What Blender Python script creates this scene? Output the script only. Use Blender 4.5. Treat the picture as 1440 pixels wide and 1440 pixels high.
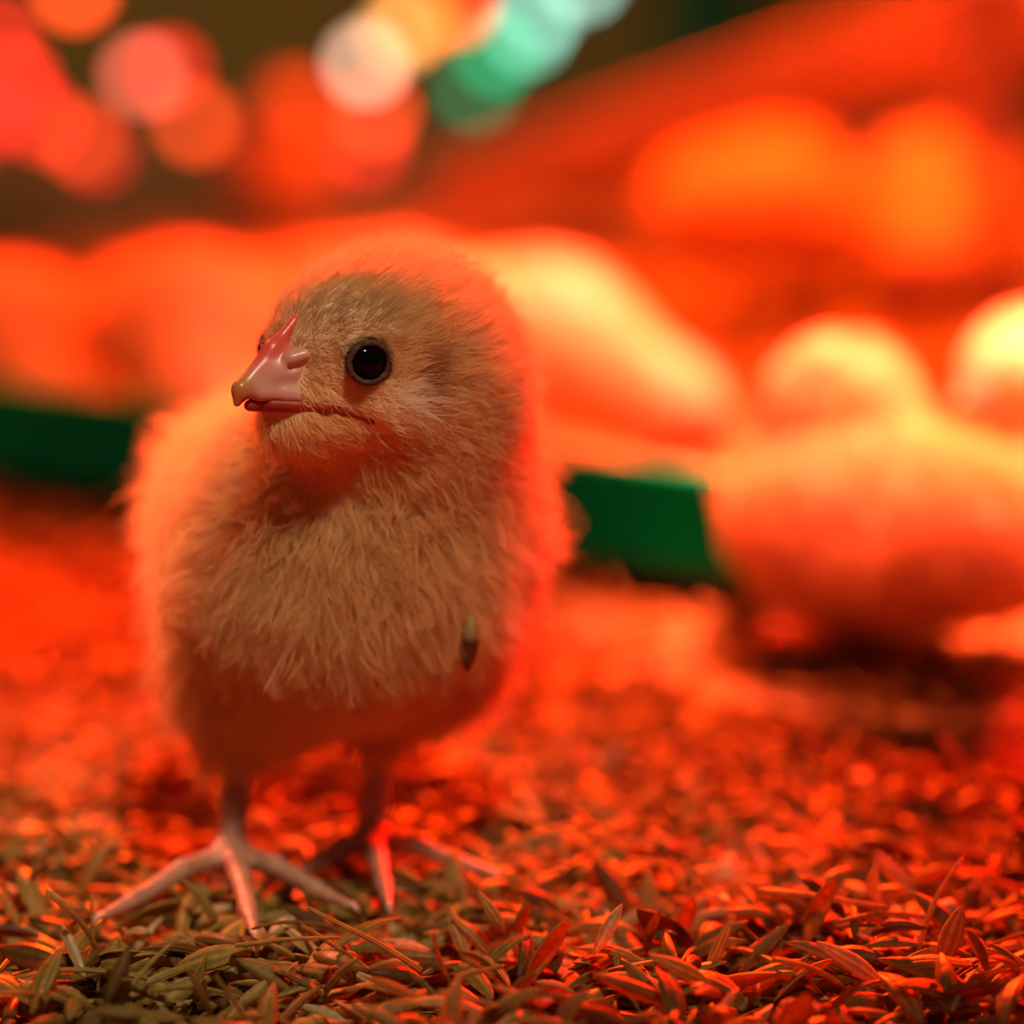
import bpy, math, random
import numpy as np
from mathutils import Vector, Matrix, kdtree

for o in list(bpy.data.objects):
    bpy.data.objects.remove(o, do_unlink=True)
scene = bpy.context.scene
COL = scene.collection
rng = np.random.default_rng(7)
random.seed(7)

# ------------------------------------------------------------------ camera
IMG = 1440.0
FPX = 4500.0
PITCH = math.radians(10.45)
CAM_H = 0.1617
FOCUS = 0.497
cam_data = bpy.data.cameras.new('camera')
cam = bpy.data.objects.new('camera', cam_data)
COL.objects.link(cam)
cam.location = (0, 0, CAM_H)
cam.rotation_euler = (math.pi / 2 - PITCH, 0, 0)
cam_data.sensor_width = 36
cam_data.sensor_fit = 'HORIZONTAL'
cam_data.lens = FPX / IMG * 36
cam_data.clip_start = 0.01
cam_data.clip_end = 50
cam_data.dof.use_dof = True
cam_data.dof.focus_distance = FOCUS
cam_data.dof.aperture_fstop = 6.2
cam_data.dof.aperture_blades = 0
scene.camera = cam

# ------------------------------------------------------------------ world and lights
world = bpy.data.worlds.new('world')
scene.world = world
world.use_nodes = True
bgn = world.node_tree.nodes['Background']
bgn.inputs[0].default_value = (0.95, 0.88, 0.6, 1)
bgn.inputs[1].default_value = 0.044


def spot(name, loc, target, power, color, size_deg=70, blend=0.6, radius=0.05):
    ld = bpy.data.lights.new(name, 'SPOT')
    ld.energy = power
    ld.color = color
    ld.spot_size = math.radians(size_deg)
    ld.spot_blend = blend
    ld.shadow_soft_size = radius
    o = bpy.data.objects.new(name, ld)
    COL.objects.link(o)
    o.location = loc
    o.rotation_euler = (Vector(target) - Vector(loc)).to_track_quat('-Z', 'Y').to_euler()
    return o


# heat lamps hanging over the pen behind the chick, plus accent spots and fills added for effect
spot('heat_lamp_light_orange', (-0.04, 2.30, 0.90), (-0.05, 0.66, 0.0), 820, (1.0, 0.045, 0.002), 30, 0.6, 0.06)
spot('heat_lamp_light_red', (0.48, 1.40, 0.52), (0.10, 0.58, 0.0), 190, (1.0, 0.006, 0.0), 60, 0.6, 0.05)
spot('heat_lamp_light_middle', (0.12, 0.96, 0.62), (0.05, 0.97, 0.0), 430, (1.0, 0.110, 0.055), 27, 0.8, 0.04)
spot('accent_light_narrow', (0.19, 0.80, 0.62), (0.105, 0.760, 0.045), 700, (1.0, 0.110, 0.050), 15, 0.9, 0.04)  # added spot, brightens only the resting chick beside the tray's end
spot('heat_lamp_light_left', (-0.16, 0.98, 0.62), (-0.14, 1.00, 0.0), 26, (1.0, 0.10, 0.022), 34, 0.8, 0.04)
spot('heat_lamp_light_far', (0.20, 1.42, 0.80), (0.18, 1.50, 0.0), 280, (1.0, 0.070, 0.004), 62, 0.9, 0.05)
spot('accent_light_side', (-0.30, 0.86, 0.42), (-0.052, 0.57, 0.082), 70, (1.0, 0.19, 0.09), 11, 0.8, 0.03)  # added tight spot that brightens the front chick's left-hand shoulder
spot('fill_light_front', (0.05, 0.17, 0.64), (-0.050, 0.515, 0.058), 50.0, (1.0, 0.72, 0.47), 11.8, 1.0, 0.10)  # unseen front fill, added to lift the chick's face and breast
spot('fill_light_far', (-0.30, 2.10, 1.50), (-0.28, 2.45, 0.0), 26.0, (1.0, 0.72, 0.50), 75, 0.9, 0.1)  # dim fill added to brighten the far floor and back wall

scene.view_settings.view_transform = 'Standard'
scene.view_settings.look = 'None'
scene.view_settings.exposure = 0.0
scene.view_settings.gamma = 1.0
scene.view_settings.use_curve_mapping = False
scene.cycles.max_bounces = 6
scene.cycles.diffuse_bounces = 4
scene.cycles.transparent_max_bounces = 8
scene.cycles.sample_clamp_indirect = 6.0

# ------------------------------------------------------------------ helpers
cP, sP = math.cos(PITCH), math.sin(PITCH)
FWD = np.array([0, cP, -sP])
UPV = np.array([0, sP, cP])
RGT = np.array([1.0, 0, 0])
CAMP = np.array([0, 0, CAM_H])


def P(px, py, dep):
    """the place that stands at depth dep on the sight line of a photo pixel"""
    return CAMP + dep * (FWD + (px - 720) / FPX * RGT - (py - 720) / FPX * UPV)


def G(px, py, z=0.0):
    """where a photo pixel's sight line meets the height z"""
    d = FWD + (px - 720) / FPX * RGT - (py - 720) / FPX * UPV
    return CAMP + d * ((z - CAM_H) / d[2])


def nrm(v):
    v = np.asarray(v, float)
    return v / (np.linalg.norm(v, axis=-1, keepdims=True) + 1e-12)


def new_mat(name):
    m = bpy.data.materials.new(name)
    m.use_nodes = True
    nt = m.node_tree
    for n in list(nt.nodes):
        nt.nodes.remove(n)
    out = nt.nodes.new('ShaderNodeOutputMaterial')
    return m, nt, out


def N(nt, kind, **kw):
    n = nt.nodes.new(kind)
    for k, v in kw.items():
        if k.startswith('i_'):
            n.inputs[k[2:].replace('_', ' ')].default_value = v
        else:
            setattr(n, k, v)
    return n


def L(nt, a, b):
    nt.links.new(a, b)


def ramp(nt, stops):
    r = nt.nodes.new('ShaderNodeValToRGB')
    el = r.color_ramp.elements
    while len(el) > 1:
        el.remove(el[-1])
    el[0].position, el[0].color = stops[0][0], (*stops[0][1], 1)
    for p, c in stops[1:]:
        e = el.new(p)
        e.color = (*c, 1)
    return r


def principled(name, color, rough=0.5, noise=None, bump=0.0, bump_scale=200, spec=0.5, sss=0.0, coat=0.0):
    m, nt, out = new_mat(name)
    b = N(nt, 'ShaderNodeBsdfPrincipled')
    b.inputs['Base Color'].default_value = (*color, 1)
    b.inputs['Roughness'].default_value = rough
    b.inputs['Specular IOR Level'].default_value = spec
    b.inputs['Coat Weight'].default_value = coat
    if sss:
        b.inputs['Subsurface Weight'].default_value = sss
        b.inputs['Subsurface Radius'].default_value = (0.003, 0.001, 0.0007)
        b.inputs['Subsurface Scale'].default_value = 1.0
    tc = N(nt, 'ShaderNodeTexCoord')
    if noise:
        col2, sc = noise
        t = N(nt, 'ShaderNodeTexNoise')
        t.inputs['Scale'].default_value = sc
        t.inputs['Detail'].default_value = 4
        L(nt, tc.outputs['Object'], t.inputs['Vector'])
        r = ramp(nt, [(0.35, color), (0.65, col2)])
        L(nt, t.outputs['Fac'], r.inputs[0])
        L(nt, r.outputs[0], b.inputs['Base Color'])
    if bump:
        t = N(nt, 'ShaderNodeTexNoise')
        t.inputs['Scale'].default_value = bump_scale
        t.inputs['Detail'].default_value = 3
        L(nt, tc.outputs['Object'], t.inputs['Vector'])
        bp = N(nt, 'ShaderNodeBump')
        bp.inputs['Strength'].default_value = bump
        bp.inputs['Distance'].default_value = 0.0006
        L(nt, t.outputs['Fac'], bp.inputs['Height'])
        L(nt, bp.outputs[0], b.inputs['Normal'])
    L(nt, b.outputs[0], out.inputs[0])
    return m


def mesh_from(name, verts, faces_flat, loop_tot, mats, smooth=True, mat_idx=None):
    me = bpy.data.meshes.new(name)
    verts = np.asarray(verts, np.float32)
    me.vertices.add(len(verts))
    me.vertices.foreach_set('co', verts.ravel())
    faces_flat = np.asarray(faces_flat, np.int32).ravel()
    loop_tot = np.asarray(loop_tot, np.int32)
    me.loops.add(len(faces_flat))
    me.loops.foreach_set('vertex_index', faces_flat)
    me.polygons.add(len(loop_tot))
    st = np.concatenate([[0], np.cumsum(loop_tot)[:-1]]).astype(np.int32)
    me.polygons.foreach_set('loop_start', st)
    me.polygons.foreach_set('loop_total', loop_tot)
    if smooth:
        me.polygons.foreach_set('use_smooth', np.ones(len(loop_tot), bool))
    for m in (mats if isinstance(mats, (list, tuple)) else [mats]):
        me.materials.append(m)
    if mat_idx is not None:
        me.polygons.foreach_set('material_index', np.asarray(mat_idx, np.int32))
    me.update(calc_edges=True)
    me.validate()
    return me


def obj(name, data, parent=None, label=None, cat=None, group=None, kind=None, loc=None):
    o = bpy.data.objects.new(name, data)
    COL.objects.link(o)
    if parent is not None:
        o.parent = parent
    if loc is not None:
        o.location = loc
    tag(o, label, cat, group, kind)
    return o


def tag(o, label=None, cat=None, group=None, kind=None):
    if label: o['label'] = label
    if cat: o['category'] = cat
    if group: o['group'] = group
    if kind: o['kind'] = kind
    return o


def grid_faces(nu, nv, wrap_v=True, off=0):
    f = []
    for i in range(nu - 1):
        for j in range(nv if wrap_v else nv - 1):
            j2 = (j + 1) % nv
            f.append((off + i * nv + j, off + i * nv + j2, off + (i + 1) * nv + j2, off + (i + 1) * nv + j))
    return f


def poly_mesh(name, verts, faces, mats, smooth=True):
    flat = [i for f in faces for i in f]
    return mesh_from(name, np.array(verts), flat, [len(f) for f in faces], mats, smooth)


def box_data(name, size, mat, bevel=0.0, seg=2, center=(0, 0, 0)):
    import bmesh
    bm = bmesh.new()
    bmesh.ops.create_cube(bm, size=1.0)
    for v in bm.verts:
        v.co = Vector((v.co.x * size[0] + center[0], v.co.y * size[1] + center[1], v.co.z * size[2] + center[2]))
    if bevel:
        bmesh.ops.bevel(bm, geom=list(bm.edges), offset=bevel, segments=seg, affect='EDGES', profile=0.5)
    me = bpy.data.meshes.new(name)
    bm.to_mesh(me)
    bm.free()
    me.materials.append(mat)
    return me


def tube_data(name, pts, radii, mat, nv=8):
    pts = np.asarray(pts, float)
    n = len(pts)
    radii = np.broadcast_to(np.asarray(radii, float), (n,))
    tan = nrm(np.gradient(pts, axis=0))
    ref = np.array([0.0, 0, 1]) if abs(tan[0, 2]) < 0.9 else np.array([1.0, 0, 0])
    vs = []
    a = nrm(np.cross(tan[0], ref))
    for i in range(n):
        a = nrm(a - tan[i] * np.dot(a, tan[i]))
        b = np.cross(tan[i], a)
        for j in range(nv):
            t = 2 * math.pi * j / nv
            vs.append(pts[i] + radii[i] * (math.cos(t) * a + math.sin(t) * b))
    fs = grid_faces(n, nv)
    fs.append(tuple(range(nv))[::-1])
    fs.append(tuple(range((n - 1) * nv, n * nv)))
    return poly_mesh(name, vs, fs, mat)


# ---- implicit surfaces: smooth unions of ellipsoids and tapered capsules, meshed by surface nets
def sd_ell(p, c, R, r):
    q = (p - c) @ R.T if R is not None else (p - c)
    k0 = np.sqrt(((q / r) ** 2).sum(-1))
    k1 = np.sqrt(((q / (r * r)) ** 2).sum(-1))
    return k0 * (k0 - 1.0) / (k1 + 1e-9)


def sd_cap(p, a, b, ra, rb):
    ab = b - a
    t = np.clip(((p - a) @ ab) / (ab @ ab), 0, 1)
    d = p - (a + t[..., None] * ab)
    return np.sqrt((d * d).sum(-1)) - (ra + t * (rb - ra))


def smin(a, b, k):
    h = np.clip(0.5 + 0.5 * (b - a) / k, 0, 1)
    return b + (a - b) * h - k * h * (1 - h)


def make_field(prims):
    """prims: ('e', c, R, r, k) ellipsoid; ('c', a, b, ra, rb, k) capsule; k = blend radius, negative k carves"""
    pr = []
    for q in prims:
        q = [np.asarray(x, np.float32) if isinstance(x, (list, tuple, np.ndarray)) else x for x in q]
        pr.append(q)

    def f(p):
        p = np.asarray(p, np.float32)
        d = None
        for q in pr:
            s = sd_ell(p, q[1], q[2], q[3]) if q[0] == 'e' else sd_cap(p, q[1], q[2], q[3], q[4])
            k = q[-1]
            if d is None:
                d = s
            elif k >= 0:
                d = smin(d, s, max(k, 1e-5))
            else:
                d = -smin(-d, s, -k)
        return d
    return f


def field_grad(f, p, e=2e-4):
    g = np.zeros_like(p)
    for a in range(3):
        dv = np.zeros(3, np.float32)
        dv[a] = e
        g[:, a] = f(p + dv) - f(p - dv)
    return nrm(g)


def surface_nets(f, lo, hi, h, proj=2):
    lo = np.asarray(lo, float)
    n = np.ceil((np.asarray(hi) - lo) / h).astype(int) + 1
    ax = [lo[i] + h * np.arange(n[i]) for i in range(3)]
    # coarse pass first; only blocks near the surface are sampled finely
    B_ = 6
    nb = -(-n // B_)
    ci = np.stack(np.meshgrid(*[np.arange(k) for k in nb], indexing='ij'), -1).reshape(-1, 3)
    cv = f((lo + h * (ci * B_ + (B_ - 1) / 2)).astype(np.float32)).reshape(nb)
    near_ = np.abs(cv) < h * B_ * 0.87 * 1.7 + 0.0006

    def up_(x):
        for ax_ in range(3):
            x = np.repeat(x, B_, axis=ax_)
        return x[:n[0], :n[1], :n[2]]
    v = up_(cv).astype(np.float32).copy()
    pi_ = np.argwhere(up_(near_))
    for k in range(0, len(pi_), 100000):
        q_ = pi_[k:k + 100000]
        v[tuple(q_.T)] = f((lo + h * q_).astype(np.float32))
    ins = v < 0
    c = [ins[a:n[0] - 1 + a, b:n[1] - 1 + b, d:n[2] - 1 + d] for a in (0, 1) for b in (0, 1) for d in (0, 1)]
    s = sum(x.astype(np.int8) for x in c)
    act = (s > 0) & (s < 8)
    ijk = np.argwhere(act)
    idx = np.full(act.shape, -1, np.int64)
    idx[act] = np.arange(len(ijk))
    acc = np.zeros((len(ijk), 3))
    cnt = np.zeros(len(ijk))
    corners = [(a, b, d) for a in (0, 1) for b in (0, 1) for d in (0, 1)]
    for c0 in corners:
        for a in range(3):
            if c0[a]:
                continue
            c1 = list(c0)
            c1[a] = 1
            v0 = v[tuple((ijk + c0).T)]
            v1 = v[tuple((ijk + c1).T)]
            m = (v0 < 0) != (v1 < 0)
            t = v0[m] / (v0[m] - v1[m])
            pt = np.tile(np.array(c0, float), (m.sum(), 1))
            pt[:, a] += t
            acc[m] += pt
            cnt[m] += 1
    verts = lo + h * (ijk + acc / cnt[:, None])
    quads = []
    for a in range(3):
        b, d = (a + 1) % 3, (a + 2) % 3
        sl0 = [slice(None)] * 3
        sl1 = [slice(None)] * 3
        sl0[a] = slice(0, n[a] - 1)
        sl1[a] = slice(1, n[a])
        i0, i1 = ins[tuple(sl0)], ins[tuple(sl1)]
        e = np.argwhere(i0 != i1)
        e = e[(e[:, b] > 0) & (e[:, d] > 0) & (e[:, b] < n[b] - 1) & (e[:, d] < n[d] - 1)]
        sgn = i0[tuple(e.T)]
        eb = np.zeros(3, int); eb[b] = 1
        ed = np.zeros(3, int); ed[d] = 1
        q = np.stack([idx[tuple((e - eb - ed).T)], idx[tuple((e - ed).T)], idx[tuple(e.T)], idx[tuple((e - eb).T)]], 1)
        q[~sgn] = q[~sgn][:, ::-1]
        quads.append(q)
    quads = np.concatenate(quads)
    verts = verts.astype(np.float32)
    for _ in range(proj):
        g = field_grad(f, verts)
        d = f(verts)
        verts = verts - g * np.clip(d, -h, h)[:, None]
    return verts, quads


def blob_mesh(name, prims, lo, hi, h, mats, mat_fn=None):
    f = make_field(prims)
    v, q = surface_nets(f, lo, hi, h)
    mi = None
    if mat_fn is not None:
        mi = mat_fn(v[q].mean(1))
    return mesh_from(name, v, q, np.full(len(q), 4), mats, True, mi), f, v, q


def ellipsoid_mesh(name, r, mat, nu=14, nv=20):
    vs = [(0, 0, r[2])]
    for i in range(1, nu):
        a = math.pi * i / nu
        for j in range(nv):
            b = 2 * math.pi * j / nv
            vs.append((r[0] * math.sin(a) * math.cos(b), r[1] * math.sin(a) * math.sin(b), r[2] * math.cos(a)))
    vs.append((0, 0, -r[2]))
    fs = [(0, 1 + j, 1 + (j + 1) % nv) for j in range(nv)]
    for i in range(nu - 2):
        for j in range(nv):
            j2 = (j + 1) % nv
            fs.append((1 + i * nv + j, 1 + (i + 1) * nv + j, 1 + (i + 1) * nv + j2, 1 + i * nv + j2))
    last = len(vs) - 1
    o = 1 + (nu - 2) * nv
    fs += [(last, o + (j + 1) % nv, o + j) for j in range(nv)]
    return poly_mesh(name, vs, fs, mat)


# smooth 3-D value noise built from a few random waves, for grooming and for the litter's relief
_W = rng.normal(size=(3, 10, 3))
_PH = rng.uniform(0, 6.28, size=(3, 10))


def wave_noise(p, freq):
    out = np.zeros((len(p), 3))
    for a in range(3):
        out[:, a] = np.sin(p @ (_W[a].T * freq) + _PH[a]).mean(1) * 1.6
    return out


# ------------------------------------------------------------------ materials
def husk_material(name, use_attr):
    m, nt, out = new_mat(name)
    if use_attr:
        rnd = N(nt, 'ShaderNodeAttribute', attribute_name='rnd').outputs['Fac']
    else:
        rnd = N(nt, 'ShaderNodeObjectInfo').outputs['Random']
    r = ramp(nt, [(0.0, (0.16, 0.07, 0.02)), (0.25, (0.40, 0.25, 0.06)), (0.55, (0.54, 0.37, 0.09)),
                  (0.8, (0.44, 0.34, 0.085)), (0.93, (0.62, 0.48, 0.18)), (1.0, (0.78, 0.70, 0.44))])
    L(nt, rnd, r.inputs[0])
    at = N(nt, 'ShaderNodeAttribute', attribute_name='rib')
    mul = N(nt, 'ShaderNodeMapRange', i_From_Min=0.0, i_From_Max=1.0, i_To_Min=0.45, i_To_Max=1.3)
    L(nt, at.outputs['Fac'], mul.inputs[0])
    tc = N(nt, 'ShaderNodeTexCoord')
    tn = N(nt, 'ShaderNodeTexNoise')
    tn.inputs['Scale'].default_value = 900 if use_attr else 9
    L(nt, tc.outputs['Object'], tn.inputs['Vector'])
    m2 = N(nt, 'ShaderNodeMapRange', i_From_Min=0.3, i_From_Max=0.7, i_To_Min=0.8, i_To_Max=1.15)
    L(nt, tn.outputs['Fac'], m2.inputs[0])
    mm = N(nt, 'ShaderNodeMath', operation='MULTIPLY')
    L(nt, mul.outputs[0], mm.inputs[0]); L(nt, m2.outputs[0], mm.inputs[1])
    vs = N(nt, 'ShaderNodeVectorMath', operation='SCALE')
    L(nt, r.outputs[0], vs.inputs[0]); L(nt, mm.outputs[0], vs.inputs['Scale'])
    b = N(nt, 'ShaderNodeBsdfPrincipled')
    b.inputs['Roughness'].default_value = 0.42
    b.inputs['Specular IOR Level'].default_value = 0.35
    L(nt, vs.outputs[0], b.inputs['Base Color'])
    bp = N(nt, 'ShaderNodeBump')
    bp.inputs['Strength'].default_value = 0.5
    bp.inputs['Distance'].default_value = 0.0004
    ad = N(nt, 'ShaderNodeMath', operation='ADD')
    L(nt, at.outputs['Fac'], ad.inputs[0]); L(nt, tn.outputs['Fac'], ad.inputs[1])
    L(nt, ad.outputs[0], bp.inputs['Height'])
    L(nt, bp.outputs[0], b.inputs['Normal'])
    tr = N(nt, 'ShaderNodeBsdfTranslucent')
    L(nt, vs.outputs[0], tr.inputs[0])
    mx = N(nt, 'ShaderNodeMixShader')
    mx.inputs[0].default_value = 0.46
    L(nt, b.outputs[0], mx.inputs[1]); L(nt, tr.outputs[0], mx.inputs[2])
    L(nt, mx.outputs[0], out.inputs[0])
    return m


M_HUSK = husk_material('husk_straw', False)
M_LITTER = husk_material('litter_straw', True)
M_FLOOR = principled('litter_bed', (0.16, 0.10, 0.03), 0.8, ((0.40, 0.27, 0.08), 90), 0.6, 260)
M_WALL = principled('olive_wall', (0.55, 0.36, 0.07), 0.8, ((0.62, 0.42, 0.10), 3))
M_GREEN = principled('green_plastic', (0.0, 0.56, 0.26), 0.6, ((0.0, 0.62, 0.30), 20), spec=0.03)
M_GREEN2 = principled('green_paint', (0.01, 0.22, 0.09), 0.6, ((0.02, 0.27, 0.11), 12))
M_WOOD = principled('raw_timber', (0.62, 0.42, 0.24), 0.65, ((0.50, 0.32, 0.17), 25), 0.3, 120)
M_FEED = principled('feed_crumb', (0.20, 0.085, 0.03), 0.8, ((0.28, 0.13, 0.05), 300), 0.8, 700)
M_SKIN = principled('chick_skin', (0.78, 0.56, 0.36), 0.7, ((0.72, 0.48, 0.30), 200))
M_LEG = principled('leg_skin', (0.40, 0.20, 0.13), 0.42, ((0.50, 0.27, 0.19), 300), 0.35, 900, sss=0.15)
M_BEAKU = principled('upper_beak_horn', (0.72, 0.26, 0.20), 0.3, ((0.66, 0.36, 0.30), 160), 0.15, 600, sss=0.15)
M_BEAKL = principled('lower_beak_horn', (0.36, 0.035, 0.02), 0.45, ((0.28, 0.03, 0.02), 200), spec=0.3)
M_EYE = principled('eye_gloss', (0.002, 0.002, 0.002), 0.08, spec=0.10)
M_LID = principled('eyelid_skin', (0.11, 0.07, 0.055), 0.6, ((0.06, 0.035, 0.025), 900), 0.7, 1400, spec=0.12)
M_CLAW = principled('claw_horn', (0.62, 0.45, 0.34), 0.35)
M_CORD = principled('cord_rubber', (0.02, 0.05, 0.03), 0.6)


def beak_material():
    m, nt, out = new_mat('upper_beak_horn')
    b = N(nt, 'ShaderNodeBsdfPrincipled')
    b.inputs['Roughness'].default_value = 0.3
    b.inputs['Subsurface Weight'].default_value = 0.12
    b.inputs['Subsurface Radius'].default_value = (0.002, 0.0007, 0.0005)
    b.inputs['Subsurface Scale'].default_value = 1.0
    c0 = None
    for nm, col in (('red', (0.70, 0.10, 0.075)), ('tip', (0.50, 0.22, 0.06))):
        at = N(nt, 'ShaderNodeAttribute', attribute_name=nm)
        mx = N(nt, 'ShaderNodeMix', data_type='RGBA')
        if c0 is None:
            mx.inputs[6].default_value = (0.62, 0.36, 0.30, 1)
        else:
            L(nt, c0, mx.inputs[6])
        mx.inputs[7].default_value = (*col, 1)
        L(nt, at.outputs['Fac'], mx.inputs[0])
        c0 = mx.outputs[2]
    L(nt, c0, b.inputs['Base Color'])
    L(nt, b.outputs[0], out.inputs[0])
    return m


M_BEAKU = beak_material()


def fluff_material():
    m, nt, out = new_mat('down_fluff')
    at = N(nt, 'ShaderNodeAttribute', attribute_name='tint')
    d = N(nt, 'ShaderNodeBsdfDiffuse')
    t = N(nt, 'ShaderNodeBsdfTranslucent')
    L(nt, at.outputs['Color'], d.inputs[0]); L(nt, at.outputs['Color'], t.inputs[0])
    mx = N(nt, 'ShaderNodeMixShader')
    mx.inputs[0].default_value = 0.42
    L(nt, d.outputs[0], mx.inputs[1]); L(nt, t.outputs[0], mx.inputs[2])
    L(nt, mx.outputs[0], out.inputs[0])
    return m


M_FLUFF = fluff_material()

# ------------------------------------------------------------------ the setting
fl = poly_mesh('floor', [(-2.2, -0.4, -0.006), (2.2, -0.4, -0.006), (2.2, 3.4, -0.006), (-2.2, 3.4, -0.006)], [(0, 1, 2, 3)], M_FLOOR, False)
obj('floor', fl, kind='structure')
wl = box_data('wall_back', (4.4, 0.06, 1.6), M_WALL, center=(0, 3.3, 0.79))
obj('wall_back', wl, kind='structure')


def relief(x, y):
    """height of the litter's top"""
    z = 0.0022 * np.sin(x * 61 + 1.3) * np.sin(y * 47 + 0.4) + 0.0016 * np.sin(x * 133 + y * 90) + 0.0012 * np.sin(x * 37 - y * 151)
    return z - 0.001


# ---- husk shapes: closed lens-shaped grain hull, open half shell, broken shell, thin stalk
def husk_shape(kind, nu, nv):
    """returns verts (unit length 1 along x), quads/tris, rib value per vertex"""
    vs, rib = [], []
    for i in range(nu):
        s = i / (nu - 1)
        x = s - 0.5
        if kind == 'hull':
            w = 0.125 * (math.sin(math.pi * (0.04 + 0.92 * s)) ** 0.85)
            hgt = 0.055 * (math.sin(math.pi * (0.04 + 0.92 * s)) ** 0.8)
            bend = 0.05 * (1 - (2 * s - 1) ** 2)
            for j in range(nv):
                a = 2 * math.pi * j / nv
                rr = 1.0 + (0.10 if j % 2 == 0 else -0.06)
                vs.append((x, w * rr * math.cos(a), bend + hgt * rr * math.sin(a)))
                rib.append(1.0 if j % 2 == 0 else 0.25)
        elif kind in ('shell', 'broken'):
            w = 0.15 * (math.sin(math.pi * (0.03 + (0.94 if kind == 'shell' else 0.6) * s)) ** 0.8)
            bend = 0.09 * (1 - (2 * s - 1) ** 2)
            half = nv // 2
            th = 0.018
            for j in range(half):       # outer
                a = -1 + 2 * j / (half - 1)
                vs.append((x, w * a, bend - 0.9 * w * (a * a) * 0.9 + 0.0))
                rib.append(1.0 if j in (0, half - 1) else (0.25 if j % 2 else 0.7))
            for j in range(half):       # inner, back
                a = 1 - 2 * j / (half - 1)
                vs.append((x, w * a * 0.93, bend - 0.9 * w * (a * a) * 0.9 - th))
                rib.append(0.8)
        else:                           # stalk
            r = 0.028 * (1 - 0.4 * s)
            for j in range(nv):
                a = 2 * math.pi * j / nv
                vs.append((x, r * math.cos(a) + 0.02 * math.sin(3 * s), 0.03 * math.sin(2.5 * s + 0.4) + r * math.sin(a)))
                rib.append(1.0 if j % 2 else 0.45)
    ncol = nv if kind not in ('shell', 'broken') else 2 * (nv // 2)
    fs = grid_faces(nu, ncol)
    n0 = len(vs)
    vs.append(tuple(np.mean(vs[:ncol], 0) + np.array([-0.015, 0, 0])))
    vs.append(tuple(np.mean(vs[(nu - 1) * ncol:nu * ncol], 0) + np.array([0.03, 0, 0])))
    rib += [0.4, 0.4]
    for j in range(ncol):
        j2 = (j + 1) % ncol
        fs.append((n0, j2, j))
        fs.append((n0 + 1, (nu - 1) * ncol + j, (nu - 1) * ncol + j2))
    return np.array(vs, float), fs, np.array(rib)


def rot_mats(yaw, pitch, roll):
    cy, sy, cp, sp, cr, sr = np.cos(yaw), np.sin(yaw), np.cos(pitch), np.sin(pitch), np.cos(roll), np.sin(roll)
    R = np.empty((len(yaw), 3, 3))
    R[:, 0, 0] = cy * cp; R[:, 0, 1] = cy * sp * sr - sy * cr; R[:, 0, 2] = cy * sp * cr + sy * sr
    R[:, 1, 0] = sy * cp; R[:, 1, 1] = sy * sp * sr + cy * cr; R[:, 1, 2] = sy * sp * cr - cy * sr
    R[:, 2, 0] = -sp; R[:, 2, 1] = cp * sr; R[:, 2, 2] = cp * cr
    return R


def scatter_mesh(name, n, xr, yr, zjit, nu, nv, smin_, smax_, mat, tilt=0.35, zoff=0.0, zone=None):
    x = rng.uniform(*xr, n); y = rng.uniform(*yr, n)
    if zone is not None:
        k = zone(x, y)
        x, y = x[k], y[k]
        n = len(x)
    z = relief(x, y) - rng.uniform(0, zjit, n) + zoff
    kinds = ['hull', 'shell', 'broken', 'stalk']
    pick = rng.choice(4, n, p=[0.30, 0.42, 0.18, 0.10])
    V, Fl, Lt, RB, RD = [], [], [], [], []
    off = 0
    for k in range(4):
        tv, tf, tr = husk_shape(kinds[k], nu, nv)
        idx = np.where(pick == k)[0]
        m = len(idx)
        if m == 0:
            continue
        sc = rng.uniform(smin_, smax_, m) * (0.7 if k == 2 else (1.6 if k == 3 else 1.0))
        R = rot_mats(rng.uniform(0, 6.283, m), rng.normal(0, tilt, m), rng.normal(0, tilt * 2.2, m))
        wide = rng.uniform(0.5, 1.3, m)
        tvs = np.repeat(tv[None], m, 0)
        tvs[:, :, 1] *= wide[:, None]
        W = np.einsum('nij,nvj->nvi', R, tvs) * sc[:, None, None]
        W += np.stack([x[idx], y[idx], z[idx]], -1)[:, None, :]
        nvt = len(tv)
        V.append(W.reshape(-1, 3))
        ff = np.array([i for f in tf for i in f])
        lt = np.array([len(f) for f in tf])
        Fl.append((ff[None] + (off + nvt * np.arange(m))[:, None]).ravel())
        Lt.append(np.tile(lt, m))
        RB.append(np.tile(tr, m))
        RD.append(np.repeat(rng.uniform(0, 1, m), nvt))
        off += nvt * m
    me = mesh_from(name, np.concatenate(V), np.concatenate(Fl), np.concatenate(Lt), mat, True)
    a = me.attributes.new('rib', 'FLOAT', 'POINT'); a.data.foreach_set('value', np.concatenate(RB).astype(np.float32))
    a = me.attributes.new('rnd', 'FLOAT', 'POINT'); a.data.foreach_set('value', np.concatenate(RD).astype(np.float32))
    return me


A = G(-150, 528, 0.028); B = G(1075, 680, 0.028)
A[2] = B[2] = 0
ex = nrm(B - A); ey = np.array([-ex[1], ex[0], 0.0])
tl = float(np.linalg.norm(B - A)); tw = 0.060


def outside_tray(x, y):
    u_ = (x - A[0]) * ex[0] + (y - A[1]) * ex[1]
    w_ = (x - A[0]) * ey[0] + (y - A[1]) * ey[1]
    return ~((u_ > -0.006) & (u_ < tl + 0.006) & (w_ > -0.007) & (w_ < tw + 0.007))


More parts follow.
